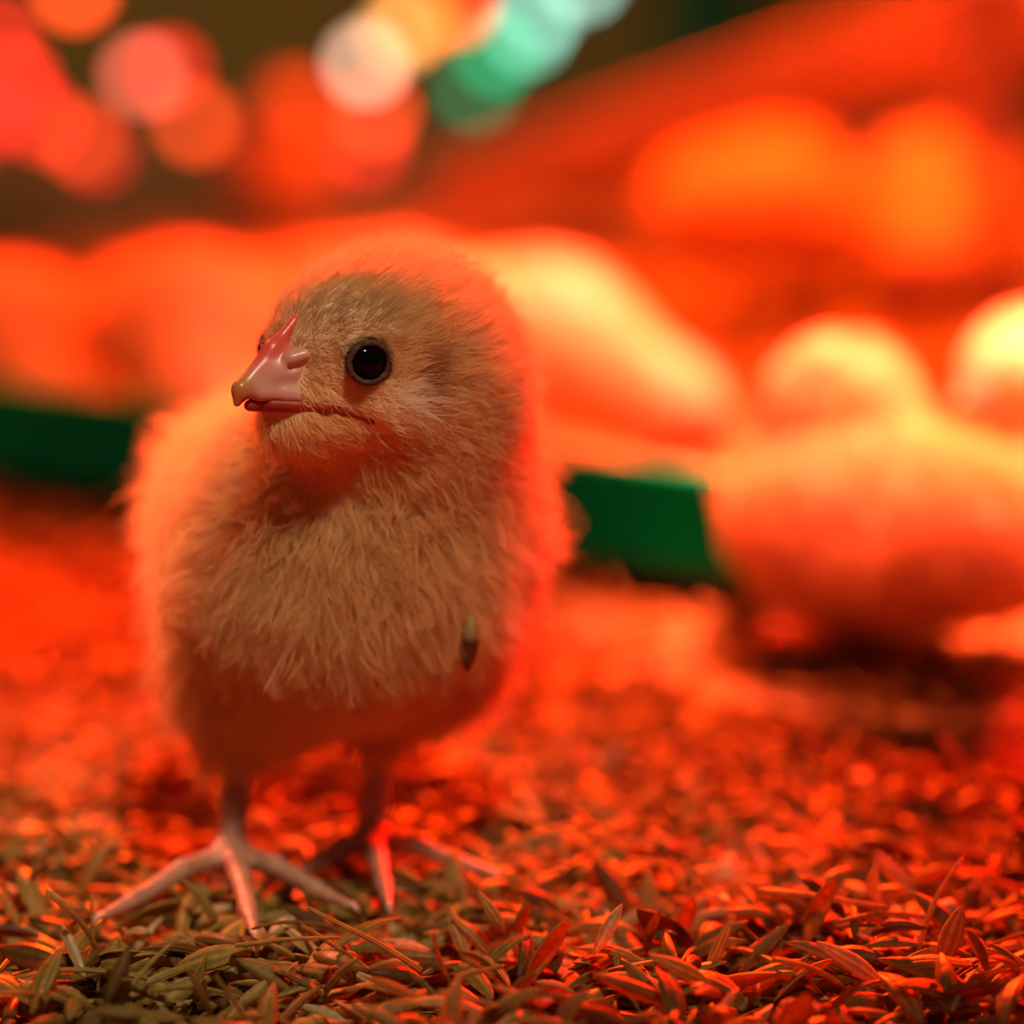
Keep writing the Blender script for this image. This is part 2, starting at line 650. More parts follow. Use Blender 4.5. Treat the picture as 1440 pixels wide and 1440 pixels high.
near = scatter_mesh('husk_litter', 13000, (-0.17, 0.17), (0.33, 0.62), 0.006, 5, 8, 0.0075, 0.0130, M_LITTER, 0.36)
obj('husk_litter', near, label='bed of straw-coloured rice husks under and around the chick', cat='litter', kind='stuff')
mid = scatter_mesh('husk_litter', 20000, (-0.42, 0.42), (0.62, 1.15), 0.005, 4, 6, 0.0075, 0.0115, M_LITTER, 0.3, zone=outside_tray)
obj('husk_litter', mid, label='rice husk litter spread around the green feed tray', cat='litter', kind='stuff')
far = scatter_mesh('husk_litter', 22000, (-0.95, 0.95), (1.15, 2.4), 0.004, 3, 4, 0.011, 0.016, M_LITTER, 0.3)
obj('husk_litter', far, label='rice husk litter at the far end of the pen', cat='litter', kind='stuff')

# ------------------------------------------------------------------ chicks
def basis(f, up=(0, 0, 1)):
    f = nrm(f)
    l = nrm(np.cross(f, up))      # the bird's right-hand side is -l when up is +z ; l = f x up
    u = np.cross(l, f)
    return f, l, u


def foot_prims(ankle, hub, tips, rleg, back=None, k=0.002):
    """leg from ankle (inside the fluff) to the toe hub, then toes arching down to their tips"""
    pr = [('c', ankle, ankle * 0.45 + hub * 0.55, rleg * 1.25, rleg * 0.95, 0.004),
          ('c', ankle * 0.45 + hub * 0.55, hub, rleg * 0.95, rleg * 1.05, k)]
    for t in tips + ([back] if back is not None else []):
        d = t - hub
        m1 = hub + d * 0.38 + np.array([0, 0, 0.0012])
        m2 = hub + d * 0.72 + np.array([0, 0, 0.0002])
        pr += [('c', hub, m1, rleg * 0.95, rleg * 0.72, 0.0022),
               ('c', m1, m2, rleg * 0.78, rleg * 0.62, 0.0012),
               ('c', m2, t, rleg * 0.68, rleg * 0.36, 0.0012)]
    return pr


def groom(f, v, q, nh, J, length_fn, dir_fn, tint_fn, keep_fn, seed, rad=(0.00006, 0.000022), npts=5, rough=0.35, clump=0.35):
    r = np.random.default_rng(seed)
    tri = np.concatenate([q[:, [0, 1, 2]], q[:, [0, 2, 3]]])
    a, b, c = v[tri[:, 0]], v[tri[:, 1]], v[tri[:, 2]]
    area = np.linalg.norm(np.cross(b - a, c - a), axis=1)
    pick = r.choice(len(tri), nh, p=area / area.sum())
    u1 = np.sqrt(r.uniform(size=nh)); u2 = r.uniform(size=nh)
    p = (1 - u1)[:, None] * a[pick] + (u1 * (1 - u2))[:, None] * b[pick] + (u1 * u2)[:, None] * c[pick]
    p = p[keep_fn(p, r)]
    n = field_grad(f, p.astype(np.float32))
    nh = len(p)
    Ln = length_fn(p, n) * r.uniform(0.55, 1.25, nh) * np.where(r.uniform(size=nh) < 0.06, 1.35, 1.0)
    t, lift = dir_fn(p, n)
    t = t + 0.5 * wave_noise(p, 260) + rough * r.normal(size=(nh, 3))
    t = nrm(t - (t * n).sum(1, keepdims=True) * n)
    s = np.linspace(0, 1, npts)
    lift = lift[:, None]
    d0 = nrm(n * (lift + 0.25) + t * (1 - lift))
    d1 = nrm(n * lift * 0.7 + t * (1 - lift * 0.5) + 0.25 * r.normal(size=(nh, 3)))
    pts = np.empty((nh, npts, 3))
    pts[:, 0] = p - n * 0.0003
    seg = Ln[:, None] / (npts - 1)
    for k in range(1, npts):
        w = (k - 1) / (npts - 2)
        pts[:, k] = pts[:, k - 1] + seg * nrm(d0 * (1 - w) + d1 * w)
    if clump > 0:
        nc = max(8, nh // 14)
        ci = r.choice(nh, nc, replace=False)
        kd = kdtree.KDTree(nc)
        for i, cidx in enumerate(ci):
            kd.insert(p[cidx], i)
        kd.balance()
        own = np.array([kd.find(pp)[1] for pp in p])
        ct = pts[ci][own]
        w = (clump * r.uniform(0.3, 1.2, nh))[:, None, None] * (s ** 1.5)[None, :, None]
        pts = pts * (1 - w) + ct * w
    ok = np.ones(nh, bool)
    for sd in (1, -1):
        ec = J['c'] + J['eye'][0] * J['f'] + sd * (J['eye'][1] + 0.0005) * J['l'] + J['eye'][2] * J['u']
        ok &= np.linalg.norm(pts - ec, axis=2).min(1) > 0.0032
    for ga, gb_ in J.get('gape', []):
        ok &= sd_cap(pts.reshape(-1, 3), np.asarray(ga), np.asarray(gb_), 0.0, 0.0).reshape(nh, npts).min(1) > 0.0008
    pts, p, n = pts[ok], p[ok], n[ok]
    nh = len(pts)
    rd = np.empty((nh, npts))
    rd[:] = (rad[0] * (1 - s) + rad[1] * s)[None]
    return pts, rd, tint_fn(p, n, r)


def curves_data(name, pts, rd, tint, mat):
    nh, npts, _ = pts.shape
    cd = bpy.data.hair_curves.new(name)
    cd.add_curves([npts] * nh)
    cd.attributes['position'].data.foreach_set('vector', pts.astype(np.float32).ravel())
    ra = cd.attributes.get('radius') or cd.attributes.new('radius', 'FLOAT', 'POINT')
    ra.data.foreach_set('value', rd.astype(np.float32).ravel())
    ta = cd.attributes.new('tint', 'FLOAT_COLOR', 'CURVE')
    ta.data.foreach_set('color', np.concatenate([tint, np.ones((nh, 1))], 1).astype(np.float32).ravel())
    cd.materials.append(mat)
    return cd


def head_parts(root, J, res, field):
    """beak, eyes and eyelids in the head's own frame (f forward, l to the side, u up)"""
    c, f, l, u, S = J['c'], J['f'], J['l'], J['u'], J.get('S', 1.0)

    def H(a, b, d):
        return c + S * (a * f + b * l + d * u)
    Rm = np.stack([f, l, u])

    def side(a, d, sd):
        lo_b, hi_b = 0.0, 0.02
        for _ in range(14):
            mb = (lo_b + hi_b) / 2
            if field(H(a, sd * mb, d)[None].astype(np.float32))[0] < 0:
                lo_b = mb
            else:
                hi_b = mb
        return H(a, sd * lo_b, d)
    # upper beak: deep base under the forehead, ridge along the top, hooked tip, flat cutting edge
    up = [('e', H(0.0160, 0, -0.0006), Rm, np.array([0.0062, 0.0043, 0.0038]) * S, 0.001),
          ('c', H(0.0165, 0, -0.0002), H(0.0262, 0, -0.0026), 0.0034 * S, 0.0012 * S, 0.0025),
          ('c', H(0.0150, 0, 0.0068), H(0.0198, 0, 0.0030), 0.0010 * S, 0.0012 * S, 0.0012),
          ('c', H(0.0198, 0, 0.0030), H(0.0266, 0, -0.0022), 0.0012 * S, 0.0009 * S, 0.002),
          ('c', H(0.0266, 0, -0.0020), H(0.0274, 0, -0.0042), 0.0010 * S, 0.0006 * S, 0.0010)]
    for sd in (-1, 1):
        up.append(('c', H(0.0235, sd * 0.0012, -0.0034), H(0.0122, sd * 0.0062, -0.0046), 0.0010 * S, 0.0011 * S, 0.0018))
        up.append(('c', H(0.0200, sd * 0.0030, -0.0038), side(0.0142, -0.0050, sd) - sd * l * 0.0006, 0.0010 * S, 0.0005 * S, 0.0014))
        up.append(('c', H(0.0188, sd * 0.0034, 0.0018), H(0.0168, sd * 0.0044, 0.0022), 0.0010 * S, 0.0010 * S, 0.0010))
        up.append(('c', H(0.0194, sd * 0.0036, 0.0004), H(0.0176, sd * 0.0048, 0.0006), 0.0004 * S, 0.0004 * S, -0.0005))
    up.append(('e', H(0.0190, 0, -0.0098), Rm, np.array([0.014, 0.0048, 0.0058]) * S, -0.0006))
    ctr = H(0.0195, 0, 0)
    lo, hi = ctr - 0.0135 * S, ctr + 0.0135 * S
    me, _, bv, _ = blob_mesh('upper_beak', [(*q,) for q in up], lo, hi, res, M_BEAKU)
    hb = (bv - c)
    fa, la, ua = hb @ f, np.abs(hb @ l), hb @ u
    red = np.clip((ua - 0.0012 + 0.35 * (fa - 0.019)) / 0.0025, 0, 1) * np.clip((0.0036 - la) / 0.0012, 0, 1)
    a_ = me.attributes.new('red', 'FLOAT', 'POINT'); a_.data.foreach_set('value', red.astype(np.float32))
    tip = np.clip((fa - 0.0245) / 0.0022, 0, 1)
    a_ = me.attributes.new('tip', 'FLOAT', 'POINT'); a_.data.foreach_set('value', tip.astype(np.float32))
    obj('upper_beak', me, root, label='pale pink upper beak with a redder ridge')
    low = [('c', H(0.0120, 0, -0.0052), H(0.0250, 0, -0.0050), 0.0034 * S, 0.0009 * S, 0.001)]
    J['gape'] = []
    for sd in (1, -1):
        g = [H(0.0220, sd * 0.0018, -0.0052), side(0.0160, -0.0060, sd), side(0.0130, -0.0070, sd), side(0.0100, -0.0086, sd), side(0.0078, -0.0104, sd)]
        rr = [0.0011, 0.0010, 0.0007, 0.0005, 0.0002]
        g = [g[0]] + [q_ - sd * l * 0.0005 - f * 0.0003 for q_ in g[1:]]
        for i in range(4):
            low.append(('c', g[i], g[i + 1], rr[i] * S, rr[i + 1] * S, 0.0012))
            J['gape'].append((g[i], g[i + 1]))
    me, *_ = blob_mesh('lower_beak', low, lo - 0.003, hi + 0.003, res, M_BEAKL)
    obj('lower_beak', me, root, label='dark red lower beak')
    for sd in (1, -1):
        ec = H(*(J['eye'] * np.array([1, sd, 1]))) - (0.0012 * nrm(-l) if sd < 0 else 0)
        en = nrm(sd * l * 0.93 + f * 0.33 + u * 0.05)
        r = 0.0034 * S
        em = ellipsoid_mesh('eye', (r, r, r * 0.8), M_EYE, 16, 24)
        e = obj('eye', em, root)
        q = Vector(en).to_track_quat('Z', 'Y')
        e.rotation_mode = 'QUATERNION'; e.rotation_quaternion = q
        e.location = ec - np.array(en) * 0.0007
        # wrinkled lid ring
        vs = []
        nu, nv = 36, 8
        for i in range(nu):
            a = 2 * math.pi * i / nu
            rr = 0.00320 * S * (1 + 0.012 * math.sin(a * 9) + 0.008 * math.sin(a * 17 + 1))
            tr = 0.00050 * S * (1 + 0.12 * math.sin(a * 14))
            for j in range(nv):
                b = 2 * math.pi * j / nv
                x = (rr + tr * math.cos(b))
                vs.append((x * math.cos(a) * 1.05, x * math.sin(a) * 0.97, tr * math.sin(b) * 1.3))
        fs = []
        for i in range(nu):
            i2 = (i + 1) % nu
            for j in range(nv):
                j2 = (j + 1) % nv
                fs.append((i * nv + j, i2 * nv + j, i2 * nv + j2, i * nv + j2))
        lm = poly_mesh('eyelid', vs, fs, M_LID)
        lo_ = obj('eyelid', lm, e, label='wrinkled grey-brown eyelid ring')
        lo_.location = (0, 0, 0.0016)


CREAM = np.array([0.93, 0.69, 0.35])


def fluff_fns(J, scale_len=1.0):
    c, f, l, u = J['c'], J['f'], J['l'], J['u']

    def hc(p):
        d = p - c
        return np.stack([d @ f, d @ l, d @ u], 1)

    def headness(p):
        d = np.linalg.norm(p - (c - 0.004 * u), axis=1)
        return np.clip((0.027 - d) / 0.008, 0, 1)

    def length_fn(p, n):
        h = headness(p)
        q = hc(p)
        face = np.clip((q[:, 0] + 0.002) / 0.012, 0, 1)
        Lh = 0.0058 * (1 - face) + 0.0026 * face
        Lb = 0.0085 + 0.0020 * np.clip((p[:, 1] - J['mid'][1]) / 0.03, -1, 1)
        Lb = Lb * (1 - 0.45 * np.clip(-n[:, 2] - 0.1, 0, 0.7) / 0.7)
        return (Lh * h + Lb * (1 - h)) * scale_len

    def dir_fn(p, n):
        h = headness(p)[:, None]
        q = hc(p)
        bk = c + 0.019 * f - 0.001 * u
        th = nrm(p - bk) * 1.0 - 0.2 * f
        tb = np.tile(np.array(J['flow']), (len(p), 1)) + 0.35 * nrm(p - J['mid'])
        t = th * h + tb * (1 - h)
        lift = 0.34 * h[:, 0] + 0.44 * (1 - h[:, 0])
        face = np.clip((q[:, 0] - 0.004) / 0.01, 0, 1) * h[:, 0]
        lift = lift * (1 - 0.5 * face)
        if 'tuft' in J:
            w = np.exp(-(np.linalg.norm(p - J['tuft'], axis=1) / 0.009) ** 2)
            t = t + w[:, None] * 1.6 * wave_noise(p, 700)
            lift = lift + 0.25 * w
        return t, lift

    def tint_fn(p, n, r):
        q = hc(p)
        base = np.tile(CREAM, (len(p), 1))
        base = base * (1 + 0.16 * wave_noise(p, 90)[:, :1]) * r.uniform(0.82, 1.1, (len(p), 1))
        h = headness(p)

        def blend(w, col):
            nonlocal base
            w = (w * h)[:, None]
            base = base * (1 - w) + np.array(col) * w
        e = J['eye']
        aq = np.abs(q[:, 1])
        # olive-grey brow and lores, white cheek, dark ear opening
        blend(0.75 * np.exp(-(((q[:, 0] - 0.011) / 0.007) ** 2 + ((q[:, 2] - 0.0075) / 0.0042) ** 2)), (0.50, 0.40, 0.24))
        blend(0.55 * np.exp(-(((q[:, 0] - 0.0155) / 0.004) ** 2 + ((q[:, 2] - 0.002) / 0.004) ** 2)), (0.55, 0.38, 0.18))
        blend(1.0 * np.exp(-(((q[:, 0] - 0.0055) / 0.0042) ** 2 + ((q[:, 2] + 0.0060) / 0.0034) ** 2)), (0.93, 0.92, 0.80))
        blend(1.0 * np.exp(-(((q[:, 0] - 0.0020) / 0.0014) ** 2 + ((q[:, 2] + 0.0018) / 0.0030) ** 2)) * (aq > 0.006), (0.36, 0.09, 0.05))
        return np.clip(base, 0.02, 0.95)

    def keep_fn(p, r):
        q = hc(p)
        k = np.ones(len(p), bool)
        for sd in (1, -1):
            ec = c + J['eye'][0] * f + sd * J['eye'][1] * l + J['eye'][2] * u
            k &= np.linalg.norm(p - ec, axis=1) > 0.0034
        # bare skin round the beak's base, the gape and the ridge
        beak = ((q[:, 0] > 0.0128) & (np.abs(q[:, 1]) < 0.0040) & (q[:, 2] < 0.0026) & (q[:, 2] > -0.0068))
        ridge = (q[:, 0] > 0.012) & (np.abs(q[:, 1]) < 0.0007) & (q[:, 2] < 0.0070) & (q[:, 2] > 0)
        k &= ~beak & ~ridge
        for ga, gb_ in J['gape']:
            k &= sd_cap(p, np.asarray(ga), np.asarray(gb_), 0.0, 0.0) > 0.0009
        k &= J['legmask'](p)
        return k
    return length_fn, dir_fn, tint_fn, keep_fn


def build_chick(J, prims, lo, hi, h, nh, hair_rad, root, beak_res, seed, npts=5, scale_len=1.0, clump=0.35, guard=0):
    me, f, v, q = blob_mesh('body', prims, lo, hi, h, [M_SKIN, M_LEG], lambda cc: (~J['legmask'](cc)).astype(int))
    obj('body', me, root)
    head_parts(root, J, beak_res, f)
    fns = fluff_fns(J, scale_len)
    pts, rd, ti = groom(f, v, q, nh, J, *fns, seed, hair_rad, npts, clump=clump)
    cd = curves_data('fluff', pts, rd, ti, M_FLUFF)
    obj('fluff', cd, root, kind='stuff')
    if guard:
        lf, df, tf, kf = fns

        def df2(p, n):
            t_, li_ = df(p, n)
            return t_, li_ + 0.16
        pts, rd, ti = groom(f, v, q, guard, J, lambda p, n: lf(p, n) * 1.32, df2, tf, kf, seed + 50, (0.00006, 0.000018), 6, clump=0.72)
        obj('fluff_tips', curves_data('fluff_tips', pts, rd, ti, M_FLUFF), root, kind='stuff')
    return f


# ---- the standing chick in front, its points read off the photo at their depths
root_main = (G(330, 1265) + G(525, 1235)) / 2
root_main[2] = 0
RM = root_main


def Q(px, py, dep):
    return P(px, py, dep) - RM


fh, lh, uh = basis((-0.72, -0.67, -0.06))
# l must be the side that faces the camera
if lh[1] > 0:
    lh = -lh
uh = np.array(uh) if uh[2] > 0 else -np.array(uh)
hc0 = Q(520, 492, 0.514)
Jm = dict(c=hc0, f=fh, l=lh, u=uh, eye=np.array([0.0106, 0.0119, 0.0008]), S=1.0,
          flow=(0.0, 0.62, -0.72), mid=Q(475, 800, 0.555), tuft=Q(555, 745, 0.512))
knee1, knee2 = Q(338, 1045, 0.552), Q(535, 1040, 0.562)
hub1, hub2 = Q(325, 1200, 0.5455), Q(522, 1182, 0.5600)
rl = 0.0023
tz = 0.0016
tips1 = [G(358, 1312, tz) - RM, G(145, 1288, tz) - RM, G(490, 1273, tz) - RM]
tips2 = [G(546, 1272, tz) - RM, G(688, 1226, tz) - RM, G(420, 1228, tz) - RM]
back1 = hub1 + np.array([-0.003, 0.012, -0.004]); back1[2] = 0.0015
back2 = hub2 + np.array([0.003, 0.012, -0.003]); back2[2] = 0.0015
Rh = np.stack([fh, lh, uh])


def Hm(a, b, d):
    return hc0 + a * fh + b * lh + d * uh


prims = [
    ('e', Q(475, 780, 0.574), None, np.array([0.0230, 0.0350, 0.0222]), 0.01),      # back
    ('e', Q(480, 808, 0.541), None, np.array([0.0222, 0.0245, 0.0228]), 0.014),     # breast and belly
    ('e', Q(480, 720, 0.614), None, np.array([0.0150, 0.0150, 0.0110]), 0.014),     # tail
    ('e', Q(342, 735, 0.572), None, np.array([0.0090, 0.0240, 0.0165]), 0.012),     # wings
    ('e', Q(632, 740, 0.572), None, np.array([0.0090, 0.0240, 0.0130]), 0.010),
    ('c', Q(540, 590, 0.524), Q(490, 770, 0.543), 0.0175, 0.0235, 0.014),           # neck
    ('c', Q(578, 565, 0.530), Q(575, 720, 0.556), 0.0142, 0.0165, 0.012),           # back of the neck
    ('e', Hm(-0.0005, 0, 0.0028), Rh, np.array([0.0170, 0.0152, 0.0110]), 0.008),   # skull
    ('c', Hm(-0.002, 0, -0.0045), Hm(0.0118, 0, -0.0042), 0.0130, 0.0072, 0.006),   # face
    ('e', Hm(0.0120, 0, -0.0090), Rh, np.array([0.0085, 0.0072, 0.0062]), 0.006),   # chin
    ('e', Hm(-0.0100, 0.001, -0.0045), Rh, np.array([0.0136, 0.0140, 0.0134]), 0.006),  # nape
    ('e', Hm(0.0025, 0.0100, -0.0060), Rh, np.array([0.0080, 0.0052, 0.0060]), 0.004),   # cheeks
    ('e', Hm(0.0025, -0.0100, -0.0060), Rh, np.array([0.0080, 0.0052, 0.0060]), 0.004),
    ('e', Hm(*Jm['eye']), Rh, np.array([0.0040, 0.0024, 0.0037]), -0.0012),         # eye sockets
    ('e', Hm(*(Jm['eye'] * [1, -1, 1])), Rh, np.array([0.0040, 0.0024, 0.0037]), -0.0012),
    ('e', Q(368, 928, 0.553), None, np.array([0.0104, 0.0150, 0.0155]), 0.012),     # thighs
    ('e', Q(590, 905, 0.560), None, np.array([0.0115, 0.0150, 0.0135]), 0.010),
    ('c', Q(338, 985, 0.553), knee1 + [0, 0, 0.001], 0.0085, 0.0040, 0.006),
    ('c', Q(545, 985, 0.562), knee2, 0.0065, 0.0032, 0.006),
]
prims += foot_prims(knee1, hub1, tips1, rl, back1)
prims += foot_prims(knee2, hub2, tips2, rl, back2)
zcut = Q(335, 1058, 0.552)[2]
Jm['legmask'] = lambda p: p[:, 2] > zcut + 0.0005 * np.sin(p[:, 0] * 900)
chick = obj('chick', None, label='cream fluffy chick standing in front, head turned, dark eye and pink beak', cat='chick', loc=RM)
main_field = build_chick(Jm, prims, (-0.050, -0.060, -0.003), (0.052, 0.095, 0.125), 0.0008, 180000, (0.000048, 0.000014), chick, 0.00028, 3, clump=0.26, guard=26000)

# ---- the other chicks, blurred behind: one of each posture, then copies
RX = lambda a: np.array([[1, 0, 0], [0, math.cos(a), -math.sin(a)], [0, math.sin(a), math.cos(a)]])


def generic_pose(kind):
    """a chick facing -y with its feet at the origin"""
    if kind == 'sitting':
        back, breast, tail = (0, 0.016, 0.026), (0, -0.010, 0.025), (0, 0.052, 0.030)
        hd, f = np.array([0, -0.019, 0.056]), (0.12, -0.98, -0.12)
        kz = 0.006
    elif kind == 'feeding':
        back, breast, tail = (0, 0.014, 0.046), (0, -0.014, 0.040), (0, 0.052, 0.050)
        hd, f = np.array([0, -0.060, 0.027]), (0.0, -0.80, -0.60)
        kz = 0.022
    else:
        back, breast, tail = (0, 0.016, 0.050), (0, -0.010, 0.045), (0, 0.052, 0.057)
        hd, f = np.array([0, -0.026, 0.084]), (-0.25, -0.95, -0.15)
        kz = 0.024
    fb, lb, ub = basis(f)
    ub = ub if ub[2] > 0 else -ub
    R = np.stack([fb, lb, ub])
    back, breast, tail = map(lambda t: np.array(t, float), (back, breast, tail))
    J = dict(c=hd, f=fb, l=lb, u=ub, eye=np.array([0.0113, 0.0121, 0.0006]), S=1.0, flow=(0, 0.7, -0.5), mid=(back + breast) / 2)
    H = lambda a, b, d: hd + a * fb + b * lb + d * ub
    pr = [('e', back, None, np.array([0.0275, 0.036, 0.0225]), 0.01),
          ('e', breast, None, np.array([0.0260, 0.0255, 0.0245]), 0.014),
          ('e', tail, None, np.array([0.014, 0.015, 0.010]), 0.014),
          ('e', back + [0.022, -0.002, 0.002], None, np.array([0.009, 0.024, 0.014]), 0.01),
          ('e', back + [-0.022, -0.002, 0.002], None, np.array([0.009, 0.024, 0.014]), 0.01),
          ('c', hd - 0.006 * ub, breast + [0, -0.004, 0.008], 0.0165, 0.0225, 0.016),
          ('e', hd, R, np.array([0.018, 0.0155, 0.0148]), 0.008),
          ('e', H(0.0092, 0, -0.008), R, np.array([0.0098, 0.0088, 0.007]), 0.006),
          ('e', H(-0.008, 0, -0.003), R, np.array([0.014, 0.0145, 0.0145]), 0.006)]
    for sd in (1, -1):
        knee = np.array([sd * 0.013, 0.002, kz])
        hub = np.array([sd * 0.014, -0.002, min(0.005, kz)])
        pr.append(('e', np.array([sd * 0.015, 0.004, max(kz + 0.012, 0.018)]), None, np.array([0.0115, 0.015, 0.014]), 0.01))
        tips = [hub + np.array([sd * dx, dy, 0.0016 - hub[2]]) for dx, dy in ((0.0, -0.024), (0.012, -0.018), (-0.010, -0.019))]
        pr += foot_prims(knee, hub, tips, 0.0023, np.array([sd * 0.014, 0.011, 0.0016]))
    J['legmask'] = lambda p: p[:, 2] > kz - 0.001
    return J, pr


def copy_thing(src, name):
    r = src.copy()
    COL.objects.link(r)
    r.name = name
    for ch in src.children:
        c = ch.copy()
        COL.objects.link(c)
        c.parent = r
    return r


protos = {}
for i, kind in enumerate(('sitting', 'feeding', 'standing')):
    J, pr = generic_pose(kind)
    e = obj('chick', None)
    build_chick(J, pr, (-0.045, -0.092, -0.003), (0.045, 0.078, 0.112), 0.0016, 9000, (0.00022, 0.00008), e, 0.0007, 20 + i, 4, 1.0, 0.3)
    protos[kind] = [e, False]


def place_chick(kind, px, py, yaw, label, size=1.0):
    p, used = protos[kind]
    o = copy_thing(p, 'chick') if used else p
    protos[kind][1] = True
    g = G(px, py)
    o.location = (g[0], g[1], 0)
    o.rotation_euler = (0, 0, math.radians(yaw))
    o.scale = (size,) * 3
    return tag(o, label, 'chick', 'chicks crowding behind the front chick')


place_chick('feeding', 715, 662, 72, 'brightly lit chick bent down pecking at the green tray', 0.86)
place_chick('feeding', 268, 625, 10, 'orange-lit chick pecking at the green tray, behind the front chick\'s beak', 0.84)
place_chick('feeding', 15, 618, 22, 'chick at the photo\'s left edge bent over the green tray', 0.76)
place_chick('sitting', 1218, 880, 205, 'glowing yellow chick resting on the litter beside the tray\'s end', 0.92)
place_chick('sitting', 1520, 815, -60, 'chick resting at the photo\'s right edge, cut off by the frame', 0.95)
place_chick('feeding', 1072, 440, 150, 'orange-lit chick under the sloping ramp, back turned', 1.02)
place_chick('feeding', 1325, 425, -15, 'chick stooping at the foot of the wooden post', 1.0)
place_chick('standing', 395, 330, 25, 'small pinkish chick standing far back below the red lights', 0.8)
place_chick('feeding', 520, 585, 80, 'chick just behind the front chick\'s head, back only', 0.78)

# ---- green feed tray
tray = obj('feed_tray', None, label='long green plastic feed tray crossing behind the front chick', cat='feed tray', loc=(A + B) / 2 + ey * tw / 2)
tray.rotation_euler = (0, 0, math.atan2(ex[1], ex[0]))
for nm, sz, ct in (('side_wall', (tl, 0.003, 0.024), (0, -tw / 2, 0.016)), ('side_wall', (tl, 0.003, 0.011), (0, tw / 2, 0.0095)),
                   ('end_wall', (0.003, tw, 0.024), (-tl / 2, 0, 0.016)), ('end_wall', (0.003, tw, 0.024), (tl / 2, 0, 0.016)),
                   ('tray_bottom', (tl, tw, 0.003), (0, 0, 0.0055))):
    obj(nm, box_data(nm, sz, M_GREEN, 0.001, 2, ct), tray)
for y, z in ((-tw / 2 - 0.001, 0.028), (tw / 2 + 0.001, 0.015)):
    obj('rim', tube_data('rim', [(-tl / 2, y, z), (0, y, z), (tl / 2, y, z)], 0.0022, M_GREEN, 10), tray)
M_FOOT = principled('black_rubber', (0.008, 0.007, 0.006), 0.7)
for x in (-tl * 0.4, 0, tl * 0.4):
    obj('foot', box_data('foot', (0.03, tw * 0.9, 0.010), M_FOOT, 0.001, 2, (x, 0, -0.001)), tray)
# feed heaped in the tray
nx, ny = 160, 16
vs = []
for i in range(nx):
    for j in range(ny):
        x = (i / (nx - 1) - 0.5) * (tl - 0.008); y = (j / (ny - 1) - 0.5) * (tw - 0.006)
        vs.append((x, y, 0.0125 + 0.0015 * math.sin(x * 40) * math.cos(y * 60) + random.uniform(-0.0008, 0.0008)))
n0 = len(vs)
vs += [(x, y, 0.0075) for (x, y, z) in vs]
fs = grid_faces(nx, ny, False) + [tuple(k + n0 for k in reversed(f)) for f in grid_faces(nx, ny, False)]
fs = [tuple(reversed(f)) for f in fs]
feed = obj('feed', poly_mesh('feed', vs, fs, M_FEED), label='crumbly feed filling the green tray', cat='feed', kind='stuff', loc=tray.location)
feed.rotation_euler = tray.rotation_euler

# ---- sloping wooden ramp on a post
r0, r1 = P(700, 268, 1.68), P(1560, -40, 1.42)
rl_ = float(np.linalg.norm(r1 - r0))
ramp_o = obj('ramp', None, label='sloping timber ramp glowing red at the upper corner of the pen', cat='ramp', loc=r0)
d = Vector(r1 - r0)
ramp_o.rotation_mode = 'QUATERNION'
xa = d.normalized(); za = (Vector((0, 0, 1)) - xa * xa.z).normalized(); ya = za.cross(xa)
ramp_o.rotation_quaternion = Matrix((xa, ya, za)).transposed().to_quaternion()
obj('ramp_board', box_data('ramp_board', (rl_, 0.085, 0.016), M_WOOD, 0.002, 2, (rl_ / 2, 0, 0)), ramp_o)
for y in (-0.048, 0.048):
    obj('side_rail', box_data('side_rail', (rl_, 0.012, 0.034), M_WOOD, 0.002, 2, (rl_ / 2, y, -0.004)), ramp_o)
for k in range(5):
    x = rl_ * (k + 0.5) / 5
    obj('cleat', box_data('cleat', (0.010, 0.082, 0.007), M_WOOD, 0.0015, 2, (x, 0, 0.0112)), ramp_o)
pb = G(1375, 430)
obj('post', box_data('post', (0.026, 0.026, 0.15), M_WOOD, 0.002, 2, (0, 0, 0.069)), label='upright timber post propping the sloping ramp', cat='post', loc=pb)

# ---- strings of coloured lights hanging at the far end of the pen
def glow(name, color, strength):
    m, nt, out = new_mat(name)
    e = N(nt, 'ShaderNodeEmission')
    e.inputs[0].default_value = (*color, 1)
    e.inputs[1].default_value = strength
    L(nt, e.outputs[0], out.inputs[0])
    return m


def light_string(label, dep, bulbs, top):
    """bulbs: (px, py, colour, strength)"""
    pts = [P(b[0], b[1], dep + 0.03 * math.sin(i * 2.1)) for i, b in enumerate(bulbs)]
    base = np.array([pts[0][0], pts[0][1], 0])
    root = obj('string_light', None, label=label, cat='string light', group='coloured light strings at the far end', loc=base)
    t = P(top[0], top[1], dep)
    chain = [t] + [p + np.array([0, 0.004, 0.014]) for p in pts]
    obj('cord', tube_data('cord', np.array(chain) - base, 0.0012, M_CORD, 6), root)
    for p, b in zip(pts, bulbs):
        sock = obj('socket', tube_data('socket', np.array([(0, 0, 0.006), (0, 0, 0.011), (0, 0, 0.0165)]), [0.0045, 0.0055, 0.0035], M_CORD, 10), None)
        bm_ = ellipsoid_mesh('bulb', (0.0095, 0.0095, 0.0095), glow('bulb_glow', b[2], b[3]), 10, 14)
        sock.parent = obj('bulb', bm_, root, loc=p - base)


